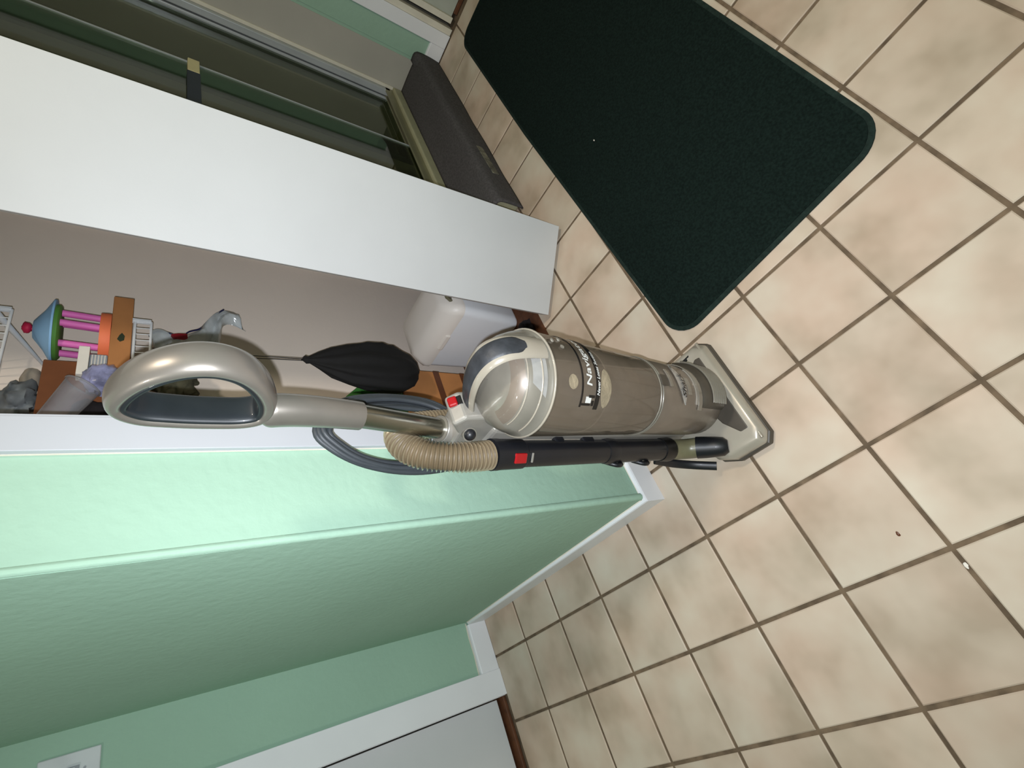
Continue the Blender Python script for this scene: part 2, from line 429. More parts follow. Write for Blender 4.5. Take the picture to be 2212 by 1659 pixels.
# hall door at the back
t4 = st(box('trim_4', 'white trim', 1.087, 1.171, -1.892, -1.876, 0, 2.02, bevel=0.0015))
box('jamb', 'white trim', 1.095, 1.172, -1.96, -1.892, 0, 2.02, t4)
d1 = st(box('door_1', 'white door', 1.176, 1.95, -1.952, -1.914, 0.026, 2.01, bevel=0.0015))
MB().lathe([(0.0, 0.045), (0.022, 0.04), (0.027, 0.02), (0.012, 0.005), (0.03, 0.0)], (1.88, -1.914, 1.0), 16).build('door_handle', 'dull brass', d1, smooth=50)
st(box('trim_5', 'brown wood', 1.172, 1.95, -1.96, -1.892, 0, 0.012, bevel=0.002))
st(box('wall_back_end', 'green wall', 2.04, 2.25, -2.02, -1.892, 0, 2.02))
st(box('trim_6', 'white trim', 1.955, 2.04, -1.892, -1.876, 0, 2.02, bevel=0.0015))
# doorway on the right
t7 = st(box('trim_7', 'white trim', -1.487, -1.472, -0.752, -0.690, 0, 2.02, bevel=0.002))
box('jamb', 'cream caulk', -1.60, -1.480, -0.6895, -0.662, 0, 2.02, t7, bevel=0.001)
d2 = st(box('door_2', 'door grey', -1.545, -1.507, -0.640, 0.10, 0.02, 2.01))
box('door_edge_strip', 'cream caulk', -1.507, -1.480, -0.642, -0.615, 0.02, 2.01, d2, bevel=0.002)
st(box('gap_shade_backing', 'gap shade', -1.60, -1.56, -0.661, 0.11, 0, 2.02))  # black sheet added behind the door for the darkness in its gap
st(box('trim_9', 'brown wood', -1.556, -1.50, -0.60, 0.11, 0, 0.018, bevel=0.002))

# light switch on the back wall
sw = thing('light_switch', 'white switch plate on the green wall beside the hall door', 'switch', (0.99, -1.892, 1.21))
box('plate', 'switch plate', 0.957, 1.032, -1.892, -1.886, 1.153, 1.269, sw, bevel=0.0025)
box('toggle', 'switch plate', 0.990, 1.000, -1.886, -1.874, 1.20, 1.222, sw, bevel=0.001)
box('slot', 'basket grey', 0.986, 1.004, -1.8862, -1.8853, 1.192, 1.230, sw)
for z in (1.182, 1.240):
    MB().tube([(0.995, -1.8862, z), (0.995, -1.8848, z)], 0.003, 8).build('screw', 'basket grey', sw)

# ------------------------------------------------------------------ shower front
cb = MB().box(-1.484, -0.285, -1.02, -0.833, 0, 0.113).build('trim_10', 'shower pan', bevel=0.008)
st(cb)
box('sill_step', 'shower pan', -1.484, -0.502, -1.10, -1.02, 0.10, 0.165, cb, bevel=0.006)
box('shower_floor', 'shower pan', -1.484, -0.502, -1.86, -1.10, 0.0, 0.05, cb)
sd = thing('shower_door', 'sliding shower door with glass panels in a metal frame', 'shower door', (-0.97, -1.07, 0.165))
MB().box(-1.484, -0.502, -1.094, -1.036, 0.165, 0.178).box(-1.484, -0.502, -1.045, -1.036, 0.178, 0.205).box(-1.484, -0.502, -1.069, -1.063, 0.178, 0.198).build('bottom_track', 'dull brass', sd, bevel=0.001)
MB().box(-1.484, -1.458, -1.098, -1.074, 0.178, 1.95).box(-1.484, -1.452, -1.066, -1.036, 0.178, 1.95).build('side_frame', 'aluminium', sd, bevel=0.004, seg=3)
box('side_seal', 'cream caulk', -1.484, -1.474, -1.036, -1.020, 0.165, 1.95, sd, bevel=0.003)
MB().box(-0.528, -0.502, -1.098, -1.036, 0.178, 1.95).build('side_frame', 'aluminium', sd, bevel=0.004)
box('top_track', 'aluminium', -1.484, -0.502, -1.098, -1.036, 1.95, 1.99, sd, bevel=0.002)
gp = box('glass_panel', 'shower glass', -1.456, -0.86, -1.089, -1.084, 0.185, 1.95, sd)
gp2 = box('glass_panel', 'shower glass', -0.957, -0.530, -1.057, -1.052, 0.185, 1.95, sd)
box('panel_edge', 'aluminium', -0.961, -0.955, -1.059, -1.050, 0.185, 1.95, gp2)
tbx = thing('towel_bar', 'short dark towel bar with beige end cap on the shower glass', 'towel bar', (-0.80, -1.05, 1.046))
TB_Z = 1.046
box('end_cap', 'beige plastic', -0.955, -0.862, -1.0515, -1.035, TB_Z - 0.018, TB_Z + 0.018, tbx, bevel=0.002)
box('bar', 'navy plastic', -0.862, -0.575, -1.0515, -1.035, TB_Z - 0.020, TB_Z + 0.020, tbx, bevel=0.002)

# dark bath mat draped over the curb
bmv = []
NU, NV = 60, 26
def mat_pt(u, v):
    # v: 0 back edge on top of curb -> 1 bottom edge on the floor
    x = -1.472 + u * (1.215)
    L1, L2 = 0.185, 0.112
    d = v * (L1 + L2 + 0.02)
    wob = 0.004 * noise.noise(Vector((x * 5, v * 3, 0)))
    if d < L1: y = -1.02 + d; z = 0.118
    elif d < L1 + 0.02:
        a = (d - L1) / 0.02 * PI / 2; y = -0.835 + 0.010 * sin(a); z = 0.108 + 0.010 * cos(a)
    else:
        y = -0.825 + 0.006 * sin((d - L1) * 20); z = 0.108 - (d - L1 - 0.02) * 0.93
    if u < 0.05 and d > L1 - 0.03 and d < L1 + 0.05: z += 0.016 * (1 - u / 0.05)
    y += wob
    return Vector((x, y, max(z + wob, 0.004)))
m = MB()
top = [[mat_pt(i / NU, j / NV) for i in range(NU + 1)] for j in range(NV + 1)]
m.rings(top, closed_u=False, caps=False)
bm_o = m.build('bath_mat', 'bath mat', smooth=60)
so = bm_o.modifiers.new('thick', 'SOLIDIFY'); so.thickness = 0.006; so.offset = 1.0
tag(bm_o, 'long dark grey bath mat draped over the shower curb', 'bath mat')
bt = MB().obox((-0.545, -0.8125, 0.062), (0.19, 0.004, 0.030), Matrix.Rotation(0.05, 3, 'Y')).build('mat_tag', 'worn tag', None, bevel=0.001)
bt.parent = bm_o; bt['label'] = 'pale worn care tag near the lower edge'

# ------------------------------------------------------------------ bifold door
fd = thing('bifold_door', 'white folded bifold closet door standing beside the closet', 'door', (-0.02, -0.72, 0.018))
def slab2(a, b, th, par):
    a, b = Vector(a), Vector(b); d = (b - a).normalized(); nrm = Vector((-d.y, d.x))
    # thickness goes away from the visible face
    q = [a, b, b + nrm * th, a + nrm * th]
    return MB().prism([tuple(p) for p in q], lambda p: (p[0], p[1], 0.018), lambda p: (p[0], p[1], 2.03)).build('panel', 'white door', par, bevel=0.0012)
pA = slab2((-0.021, -0.722), (0.197, -0.934), -0.028, fd)
pB = slab2((-0.030, -0.738), (-0.25, -0.93), 0.028, fd)

# ------------------------------------------------------------------ rug
def arc(c, r, a0, a1, n=9):
    return [(c[0] + r * cos(rad(a0 + (a1 - a0) * i / n)), c[1] + r * sin(rad(a0 + (a1 - a0) * i / n))) for i in range(n + 1)]
def rounded(corners, r, n=9):
    out = []
    m_ = len(corners)
    for i in range(m_):
        p0, p1, p2 = Vector(corners[i - 1]), Vector(corners[i]), Vector(corners[(i + 1) % m_])
        a = (p0 - p1).normalized(); b = (p2 - p1).normalized()
        ang = a.angle(b)
        if ang > rad(165): out.append(tuple(p1)); continue
        rr = r; t = rr / math.tan(ang / 2)
        s_, e_ = p1 + a * t, p1 + b * t; c = p1 + (a + b).normalized() * (rr / sin(ang / 2))
        for k in range(n + 1):
            q = s_.lerp(e_, k / n); q = c + (q - c).normalized() * rr
            out.append(tuple(q))
    return out
rug = thing('rug', 'large dark green runner rug with rounded corners', 'rug', (-0.4, -0.33, 0.0))
RC = [(0.606, -0.612), (0.578, -0.008), (-0.12, -0.020), (-1.338, -0.030), (-1.335, -0.656), (-0.50, -0.650)]
outl = rounded(RC, 0.075)
c0 = Vector((-0.38, -0.33))
def inset(poly, d):
    out = []
    n = len(poly)
    for i in range(n):
        p0, p1, p2 = Vector(poly[i - 1]), Vector(poly[i]), Vector(poly[(i + 1) % n])
        t = (p2 - p0).normalized(); nn = Vector((-t.y, t.x))
        if nn.dot(c0 - p1) < 0: nn = -nn
        out.append(tuple(p1 + nn * d))
    return out
inn = inset(outl, 0.012)
MB().rings([[(p[0], p[1], 0.0008) for p in outl], [(p[0], p[1], 0.0045) for p in outl], [(p[0], p[1], 0.0060) for p in inn], [(p[0], p[1], 0.0008) for p in inn]], caps=False, loop=True).build('border', 'rug edge', rug, smooth=50)
MB().prism(inset(outl, 0.0115), lambda p: (p[0], p[1], 0.0008), lambda p: (p[0], p[1], 0.0078)).build('pile', 'rug', rug)
tag(MB().blob((-0.135, -0.46, 0.0092), 0.0035, 0.0022, 0.0016, 0.3, n=8, m=5).build('lint', 'white box', None, smooth=60), 'tiny white speck of lint on the green rug', 'lint')
for k, (x, y, r_) in enumerate([(1.205, -0.475, 0.0045)]):
    tag(MB().blob((x, y, 0.0012), r_, r_ * 0.6, 0.0018, 0.3, n=8, m=5, seed=k + 2).build('crumb', 'parcel tape', None, smooth=60), 'small dark crumb on a pale floor tile, below the vacuum head', 'crumb')

# ------------------------------------------------------------------ VACUUM
VB = Vector((0.80, -0.66, 0.0))
vac = thing('vacuum_cleaner', 'upright silver and taupe vacuum cleaner with clear dust cup and loop handle', 'vacuum cleaner', VB)
AX, AY0, LEAN = 0.795, -0.634, 0.042     # canister axis
def ax(z): return (AX, AY0 + LEAN * z)
def cyl_pt(th, z, r):
    c = ax(z); return Vector((c[0] + r * sin(th), c[1] + r * cos(th), z))
def bin_r(z): return 0.0795 + (z - 0.34) * 0.038

# --- floor head
def head_ring(z, ins, drop=0.0):
    P = [(0.655, -0.566), (0.674, -0.545), (0.930, -0.545), (0.951, -0.562), (0.949, -0.640), (0.930, -0.676), (0.878, -0.700), (0.842, -0.735), (0.755, -0.735), (0.720, -0.700), (0.672, -0.676), (0.655, -0.642)]
    c = Vector((0.80, -0.63)); out = []
    for p in P:
        v = Vector(p) - c; l = v.length
        q = c + v * ((l - ins) / l); out.append((q.x, q.y, z))
    return out
MB().rings([head_ring(0.010, 0.0), head_ring(0.028, -0.001), head_ring(0.030, 0.004)], caps=True).build('bumper', 'taupe dark', vac, bevel=0.003)
def head_top(ins, zf, zr):
    out = []
    for (x, y, z) in head_ring(0, ins):
        t = min(1, max(0, (-0.545 - y) / 0.16)); out.append((x, y, zf + (zr - zf) * t))
    return out
hd = MB().rings([head_ring(0.030, 0.003), head_top(0.004, 0.040, 0.052), head_top(0.016, 0.054, 0.066), head_top(0.030, 0.056, 0.070)], caps=True).build('floor_head', 'head plastic', vac, smooth=40, bevel=0.004, seg=3)
# dark recessed window across the head
def head_z(y): return 0.056 + (0.070 - 0.056) * min(1, max(0, (-0.575 - y) / 0.13))
win = [(0.700, -0.568), (0.905, -0.568), (0.905, -0.588), (0.866, -0.612), (0.825, -0.622), (0.760, -0.622), (0.715, -0.606), (0.697, -0.582)]
MB().prism(win, lambda p: (p[0], p[1], 0.050), lambda p: (p[0], p[1], head_z(p[1]) + 0.0032)).build('brush_window', 'taupe dark', hd, bevel=0.003)
MB().prism([(0.678, -0.588), (0.687, -0.590), (0.690, -0.606), (0.689, -0.620), (0.682, -0.622), (0.680, -0.606)], lambda p: (p[0], p[1], 0.050), lambda p: (p[0], p[1], head_z(p[1]) + 0.0022)).build('slot', 'black print', hd)
MB().tube([(0.664, -0.559, 0.050), (0.937, -0.559, 0.050)], 0.004, 8).build('front_ridge', 'cream plastic', hd, smooth=60)
for x in (0.74, 0.86):
    MB().tube([(x - 0.012, -0.72, 0.016), (x + 0.012, -0.72, 0.016)], 0.016, 16).build('wheel', 'black plastic', vac, smooth=40)
MB().rings([[(0.755, -0.70, 0.045), (0.84, -0.70, 0.045), (0.84, -0.60, 0.055), (0.755, -0.60, 0.055)], [(0.765, -0.69, 0.11), (0.83, -0.69, 0.11), (0.825, -0.62, 0.11), (0.77, -0.62, 0.11)]]).build('swivel_neck', 'taupe dark', vac, bevel=0.008, seg=3)

# --- lower body (motor housing)
prof = [(0.030, 0.078), (0.062, 0.082), (0.073, 0.098), (0.0765, 0.14), (0.078, 0.24), (0.0795, 0.325), (0.0760, 0.336)]
body = MB().lathe(prof, (AX, AY0, 0), 48, caps=True, lean=LEAN).build('motor_housing', 'taupe plastic', vac, smooth=35)
def patch(name, m, th0, th1, z0, z1, dr, par, nz=2, nt=12, rfun=None, thick=0.002, slant=0.0):
    mm = MB(); rings = []
    for i in range(nz + 1):
        z = z0 + (z1 - z0) * i / nz
        rr = (rfun(z) if rfun else bin_r(z)) + dr
        rings.append([cyl_pt(rad(th0 + (th1 - th0) * j / nt), z + slant * (j / nt - .5), rr) for j in range(nt + 1)])
    inner = []
    for i in range(nz + 1):
        z = z0 + (z1 - z0) * i / nz
        rr = (rfun(z) if rfun else bin_r(z)) + dr - thick
        inner.append([cyl_pt(rad(th0 + (th1 - th0) * j / nt), z + slant * (j / nt - .5), rr) for j in range(nt + 1)])
    for i in range(nz): 
        mm.rings([rings[i], rings[i + 1]], closed_u=False, caps=False)
    # side walls
    per_o = rings[0] + [r[-1] for r in rings[1:]] + rings[-1][::-1][1:] + [r[0] for r in rings[1:-1]][::-1]
    per_i = inner[0] + [r[-1] for r in inner[1:]] + inner[-1][::-1][1:] + [r[0] for r in inner[1:-1]][::-1]
    mm.rings([per_o, per_i], closed_u=True, caps=False)
    return mm.build(name, m, par, smooth=50)
br = lambda z: 0.0730 + (z - 0.098) * 0.0285 if z > 0.098 else 0.072
br2 = lambda z: 0.0760 + (z - 0.14) * 0.019
# grille pod at the front foot of the housing
pod = MB()
rr_ = []
for z, e in ((0.092, 0.004), (0.104, 0.012), (0.14, 0.014), (0.176, 0.011), (0.186, 0.001)):
    rr_.append([cyl_pt(rad(-62 + 110 * j / 20), z, 0.072 + (z - 0.09) * 0.04 + e * (1 if 0 < j < 20 else 0.2)) for j in range(21)])
pod.rings(rr_, closed_u=False, caps=False); podo = pod.build('grille_pod', 'taupe dark', body, smooth=60)
for k in range(7):
    z = 0.106 + k * 0.0088
    mm = MB(); n = 16
    path = [cyl_pt(rad(-50 + 88 * j / n), z, 0.072 + (z - 0.09) * 0.04 + 0.0150) for j in range(n + 1)]
    mm.tube(path, 0.0026, 6).build('grille_rib', 'lid silver', body, smooth=60)
patch('silver_band', 'lid silver', -72, 52, 0.190, 0.204, 0.0035, body, rfun=br2)
patch('silver_band', 'silver dull', -20, 44, 0.205, 0.211, 0.002, body, rfun=br2)
patch('rating_label', 'lid silver', 2, 30, 0.228, 0.241, 0.0012, body, rfun=br2)
patch('release_catch', 'taupe dark', 6, 22, 0.318, 0.338, 0.004, body, rfun=br2)
patch('release_tab', 'lid silver', -6, 22, 0.300, 0.309, 0.004, body, rfun=br2)
# fin-shaped emblem with lettering
mm = MB(); n = 18; up_, lo_ = [], []
for j in range(n + 1):
    t = j / n; th = rad(46 - 66 * t); wd = 0.0150 * sin(PI * t) ** 0.7
    zc = 0.262 + 0.012 * (t) - 0.004
    up_.append(cyl_pt(th, zc + wd, br2(zc) + 0.003)); lo_.append(cyl_pt(th, zc - wd * 0.8, br2(zc) + 0.003))
mid = [cyl_pt(rad(46 - 66 * j / n), 0.258 + 0.012 * j / n, br2(0.26) + 0.0048) for j in range(n + 1)]
mm.rings([up_, mid, lo_], closed_u=False, caps=False)
mm.build('emblem', 'bright silver', body, smooth=60)
def wrap_text(txt, size, th_start, z0, rfun, dr, name, m, par, bold=0.0, shear=0.0, sx=1.0, curve=0.0):
    vs, fs = text_mesh(txt, size, bold, shear)
    out = []
    for v in vs:
        r = rfun(z0) + dr
        th = th_start - v.x * sx / r
        out.append(cyl_pt(th, z0 + v.y, rfun(z0 + v.y) + dr))
    return MB().add(out, fs).build(name, m, par)
wrap_text('Shark', 0.0190, rad(36), 0.2575, br2, 0.0058, 'lettering', 'black print', body, bold=0.0004, shear=0.3, sx=1.25)

# --- dust cup: dust inside, clear shell outside
MB().lathe([(0.002, 0.343), (0.0745, 0.345), (0.0775, 0.45), (0.0790, 0.50), (0.002, 0.502)], (AX, AY0, 0), 56, caps=True, lean=LEAN).build('dust', 'dust', vac, smooth=40)['kind'] = 'stuff'
MB().lathe([(0.002, 0.5025), (0.0780, 0.503), (0.0815, 0.60), (0.0825, 0.634), (0.002, 0.636)], (AX, AY0, 0), 56, caps=True, lean=LEAN).build('inner_filter', 'taupe plastic', vac, smooth=40)
cup = MB().lathe([(bin_r(0.34), 0.338), (bin_r(0.36), 0.345), (bin_r(0.45), 0.45), (bin_r(0.55), 0.55), (bin_r(0.62), 0.632), (bin_r(0.62) + 0.003, 0.642)], (AX, AY0, 0), 56, lean=LEAN).build('dust_cup', 'clear bin', vac, smooth=40)
MB().tube([cyl_pt(2 * PI * j / 56, 0.342, bin_r(0.34) + 0.0012) for j in range(56)], 0.0018, 6, loop=True).build('cup_rim', 'lid silver', cup, smooth=60)
MB().tube([cyl_pt(2 * PI * j / 56, 0.334, bin_r(0.34) + 0.0005) for j in range(56)], 0.0016, 6, loop=True).build('housing_rim', 'lid silver', body, smooth=60)
# cream oval stain and cup clip
for k, (t0, t1, z0, z1) in enumerate([(14, 60, 0.502, 0.530), (26, 42, 0.590, 0.612)]):
    mm = MB(); n = 18; a, b = [], []
    for j in range(n + 1):
        t = j / n; th = rad(t1 + (t0 - t1) * t); wd = (z1 - z0) / 2 * sin(PI * t) ** 0.5; zc = (z0 + z1) / 2
        a.append(cyl_pt(th, zc + wd, bin_r(zc) + 0.0006)); b.append(cyl_pt(th, zc - wd, bin_r(zc) + 0.0006))
    mm.rings([a, b], closed_u=False, caps=False); mm.build('dust_clump', 'dust clump', cup, smooth=60)
# printed band: thin black line, name, black stripe with slogan
patch('thin_stripe', 'black print', -50, 60, 0.5755, 0.5795, 0.0008, cup, nt=28, thick=0.0006)
patch('slogan_stripe', 'black print', -62, 62, 0.5320, 0.5425, 0.0008, cup, nt=30, thick=0.0006)
wrap_text('Navigator', 0.0190, rad(37), 0.5545, bin_r, 0.0012, 'product_lettering', 'white print', cup, bold=0.0003, shear=0.1, sx=1.42)
wrap_text('Never Loses Suction', 0.0098, rad(46), 0.5340, bin_r, 0.0018, 'slogan_lettering', 'white print', cup, bold=0.0002, shear=0.25, sx=1.0)
patch('print_logo', 'white print', 48, 55, 0.553, 0.566, 0.0008, cup, nt=4, thick=0.0005)
patch('print_logo', 'black print', 52, 58, 0.545, 0.551, 0.0010, cup, nt=4, thick=0.0005)
patch('print_logo', 'black print', 55.5, 58, 0.553, 0.575, 0.0010, cup, nt=3, thick=0.0005)
patch('print_logo', 'black print', 46, 49, 0.545, 0.560, 0.0012, cup, nt=3, thick=0.0005)
# blister highlights, put on the shell as small silver bumps
for th, z in ((-14, 0.622), (-6, 0.606), (-20, 0.600)):
    MB().blob(cyl_pt(rad(th), z, bin_r(z) + 0.001), 0.0045, 0.0025, 0.0035, 0.2, n=10, m=6, seed=th).build('highlight_bump', 'lid silver', cup, smooth=60)

# --- lid
LZ = 0.645
lidp = [(0.0860, 0.634), (0.0905, 0.637), (0.0915, 0.642), (0.0895, 0.647), (0.0870, 0.649), (0.0850, 0.664), (0.0770, 0.684), (0.064, 0.698), (0.045, 0.706), (0.0005, 0.709)]
lid = MB().lathe(lidp, (AX, AY0, 0), 56, lean=LEAN).build('lid', 'lid silver', vac, smooth=45)
MB().tube([cyl_pt(2 * PI * j / 64, 0.6425, 0.0910) for j in range(64)], (0.0021), 8, loop=True).build('lid_rim', 'cream plastic', lid, smooth=60)
def lid_r(z):
    pr = lidp[4:]
    for (r0, z0), (r1, z1) in zip(pr, pr[1:]):
        if z <= z1: return r0 + (r1 - r0) * (z - z0) / (z1 - z0)
    return 0.04
# raised curved ribs on the lid
for z, m_ in ((0.664, 'cream plastic'), (0.686, 'cream plastic')):
    MB().tube([cyl_pt(rad(-5 + 110 * j / 20), z, lid_r(z) + 0.0003) for j in range(21)], (0.0016), 6).build('lid_rib', m_, lid, smooth=60)
mm = MB(); rr2 = []
for z in (0.656, 0.668, 0.680):
    rr2.append([cyl_pt(rad(8 + (46 - 14 * (z - .656) / .024) * j / 10), z, lid_r(z) + 0.0012) for j in range(11)])
mm.rings(rr2, closed_u=False, caps=False); mm.build('lid_window', 'bright silver', lid, smooth=60)
mm = MB(); rr2 = []
for z in (0.689, 0.694, 0.699, 0.703):
    rr2.append([cyl_pt(rad(-40 + 150 * j / 16), z, lid_r(z) + 0.0012) for j in range(17)])
mm.rings(rr2, closed_u=False, caps=False); mm.build('lid_window', 'taupe plastic', lid, smooth=60)
MB().rings([[(0.752, -0.640, 0.655), (0.716, -0.612, 0.655), (0.728, -0.560, 0.655), (0.765, -0.560, 0.655)],
            [(0.760, -0.632, 0.722), (0.738, -0.612, 0.712), (0.746, -0.578, 0.700), (0.768, -0.575, 0.712)]]).build('lid_spout', 'silver dull', lid, bevel=0.004)
# carry handle arching from the rim over the lid to the neck
hx = 0.795
hpath = bez([(hx, -0.520, 0.652), (hx, -0.522, 0.690), (hx, -0.530, 0.722), (hx, -0.550, 0.741), (hx, -0.580, 0.744), (hx, -0.615, 0.735), (hx, -0.650, 0.719), (hx, -0.680, 0.700), (hx, -0.700, 0.680)], 6)
hw = [0.020 + 0.006 * sin(PI * i / (len(hpath) - 1)) for i in range(len(hpath))]
MB().tube(hpath, [(w_, 0.0075) for w_ in hw], 16, up=(1, 0, 0)).build('carry_handle', 'cream plastic', vac, smooth=50)
gpth = hpath[6:-4]
def tang(i, P): return (P[min(i + 1, len(P) - 1)] - P[max(i - 1, 0)]).normalized()
gp_ = []
for i, p in enumerate(gpth):
    t = tang(i, gpth); nrm = Vector((1, 0, 0)).cross(t)
    if nrm.z < 0 and nrm.y < 0: nrm = -nrm
    if nrm.dot(Vector((0, 0.5, 0.8))) < 0: nrm = -nrm
    gp_.append(p + nrm * 0.0036)
wd = [0.0175 * min(1, (0.35 + 3.2 * sin(PI * i / (len(gp_) - 1)))) ** 0.6 for i in range(len(gp_))]
MB().tube(gp_, [(w_, 0.0055) for w_ in wd], 14, up=(1, 0, 0)).build('handle_grip', 'grip charcoal', vac, smooth=50)

# --- spine and neck
MB().rings([[(0.752, -0.742, 0.075), (0.842, -0.742, 0.075), (0.842, -0.690, 0.075), (0.752, -0.690, 0.075)],
            [(0.750, -0.752, 0.35), (0.844, -0.752, 0.35), (0.844, -0.690, 0.35), (0.750, -0.690, 0.35)],
            [(0.758, -0.756, 0.58), (0.842, -0.756, 0.58), (0.842, -0.688, 0.58), (0.758, -0.688, 0.58)],
            [(0.772, -0.756, 0.66), (0.836, -0.756, 0.66), (0.836, -0.686, 0.66), (0.772, -0.686, 0.66)]]).build('spine', 'silver dull', vac, bevel=0.01, seg=3)
nk = MB().prism([(-0.758, 0.640), (-0.672, 0.640), (-0.660, 0.690), (-0.664, 0.728), (-0.684, 0.744), (-0.710, 0.720), (-0.766, 0.712)],
                lambda p: (0.774, p[0], p[1]), lambda p: (0.830, p[0], p[1])).build('neck', 'silver dull', vac, bevel=0.006, seg=3)
MB().obox((0.792, -0.672, 0.738), (0.018, 0.016, 0.008), Matrix.Rotation(-0.9, 3, 'X')).build('release_button', 'red', vac, bevel=0.003)['label'] = 'red release button on the neck'
MB().obox((0.792, -0.668, 0.727), (0.018, 0.010, 0.006), Matrix.Rotation(-0.9, 3, 'X')).build('button_recess', 'black print', vac, bevel=0.001)
MB().tube([(0.822, -0.712, 0.699), (0.838, -0.700, 0.704)], 0.0125, 16).build('knob_socket', 'lid silver', vac, smooth=50)
MB().blob((0.838, -0.700, 0.704), 0.0105, 0.0105, 0.0105, 0, n=16, m=10).build('knob', 'black plastic', vac, smooth=80)
def lerp(a, b, t): return Vector(a).lerp(Vector(b), t)
PB, PT = (0.80, -0.748, 0.690), (0.80, -0.706, 0.890)
MB().tube([lerp(PB, PT, 0.0), lerp(PB, PT, 0.13), lerp(PB, PT, 0.20)], [0.0245, 0.0235, 0.0225], 24).build('collar', 'silver dull', vac, smooth=40, bevel=0.002)
MB().tube([lerp(PB, PT, 0.205), lerp(PB, PT, 0.215)], 0.0232, 24).build('collar_ring', 'lid silver', vac, smooth=40)
MB().tube([lerp(PB, PT, 0.1), lerp(PB, PT, 1.02)], 0.0180, 28).build('pole', 'chrome', vac, smooth=40)

# --- loop handle (lies in the fore-and-aft plane)
HX = 0.80
stem = bez([(HX, -0.7065, 0.886), (HX, -0.7045, 0.900), (HX, -0.7005, 0.930), (HX, -0.6975, 0.960), (HX, -0.6965, 0.990), (HX, -0.698, 1.012), (HX, -0.701, 1.026)], 4)
MB().tube(stem, [(0.0215 + 0.0022 * (i / 24) , 0.0215 + 0.0030 * (i / 24)) for i in range(21)] + [(0.0235, 0.022), (0.023, 0.018), (0.021, 0.014), (0.018, 0.008)], 24, up=(1, 0, 0)).build('handle_stem', 'silver plastic', vac, smooth=50)
loop = bezloop([(HX, -0.708, 1.045), (HX, -0.710, 1.085), (HX, -0.708, 1.125), (HX, -0.702, 1.160), (HX, -0.684, 1.181), (HX, -0.656, 1.175), (HX, -0.628, 1.155),
                (HX, -0.608, 1.125), (HX, -0.602, 1.094), (HX, -0.611, 1.064), (HX, -0.634, 1.040), (HX, -0.666, 1.024), (HX, -0.695, 1.024)], 6)
def ell_ring(P, au, bn, offn, n=20, pw=1.0, ka=0.0, kb=0.0):
    rings = []; m_ = len(P)
    cen = sum(P, Vector()) / m_
    for i, p in enumerate(P):
        t = (P[(i + 1) % m_] - P[i - 1]).normalized(); nn = Vector((1, 0, 0)).cross(t).normalized()
        if nn.dot(cen - p) < 0: nn = -nn
        tt = min(1, max(0, (-0.602 - p.y) / 0.116))
        p2 = p + nn * offn * (1 - 0.25 * tt * (1 if kb else 0.6))
        a_, b_n = au * (1 - ka * tt), bn * (1 - kb * tt)
        ring_ = []
        for k in range(n):
            a = 2 * PI * k / n
            cu_, su_ = cos(a), sin(a)
            cu_ = math.copysign(abs(cu_) ** pw, cu_); su_ = math.copysign(abs(su_) ** pw, su_)
            ring_.append(p2 + Vector((1, 0, 0)) * (a_ * cu_) + nn * (b_n * su_))
        rings.append(ring_)
    return rings
MB().rings(ell_ring(loop, 0.0240, 0.0130, 0.0, ka=0.10, kb=0.25), loop=True).build('loop_handle', 'silver plastic', vac, smooth=60)
MB().rings(ell_ring(loop, 0.0192, 0.0055, 0.0100, pw=0.8, ka=-0.10), loop=True).build('grip_liner', 'charcoal rubber', vac, smooth=60)

# --- cleaning wand on the left side
WX, WY = 0.865, -0.722
WA = MB().tube([(WX, WY, 0.655), (WX, WY, 0.590)], [0.0275, 0.0270], 24)
wa = WA.build('wand_grip', 'black plastic', vac, smooth=40, bevel=0.003)
MB().tube([(WX, WY, 0.590), (WX, WY, 0.345)], 0.0245, 24).build('wand', 'black plastic', vac, smooth=40)
MB().tube([(WX, WY, 0.372), (WX, WY, 0.360), (WX, WY, 0.340)], [0.0255, 0.0275, 0.0262], 24).build('wand_ring', 'black plastic', vac, smooth=40)
MB().tube([(WX, WY, 0.340), (WX, WY, 0.155)], 0.0250, 24).build('lower_wand', 'black plastic', vac, smooth=40)
MB().tube([(WX, WY, 0.180), (WX, WY, 0.150), (WX, WY, 0.142)], [0.0265, 0.0285, 0.027], 24).build('wand_ring', 'black print', vac, smooth=40)
d = Vector((0.66, 0.75, 0)).normalized()   # towards the room
def on_wand(z, r, a=0.0):
    dd = Matrix.Rotation(a, 3, 'Z') @ d
    return Vector((WX, WY, z)) + dd * r, Matrix.Rotation(math.atan2(dd.y, dd.x), 3, 'Z')
c_, r_m = on_wand(0.612, 0.0268, -0.1)
MB().obox(c_, (0.006, 0.0185, 0.026), r_m).build('wand_button', 'red', vac, bevel=0.002)['label'] = 'red button on the wand grip'
c_, r_m = on_wand(0.584, 0.0258, -0.1)
MB().obox(c_, (0.003, 0.018, 0.004), r_m).build('wand_mark', 'silver dull', vac, bevel=0.001)
for z, l_ in ((0.50, 0.012), (0.42, 0.016)):
    MB().box(0.835, 0.862, -0.730, -0.700, z - l_, z + l_).build('wand_clip', 'black plastic', vac, bevel=0.004)
for z in (0.335, 0.245):
    MB().tube(bez([(WX + 0.014, WY - 0.02, z + 0.02), (WX + 0.030, WY - 0.006, z + 0.008), (WX + 0.030, WY - 0.006, z - 0.008), (WX + 0.014, WY - 0.02, z - 0.02)], 4), 0.005, 8).build('wand_clip', 'black plastic', vac, smooth=60)
MB().tube([(0.842, -0.715, 0.615), (0.842, -0.712, 0.42)], 0.004, 8).build('spine_rail', 'cream plastic', vac, smooth=60)
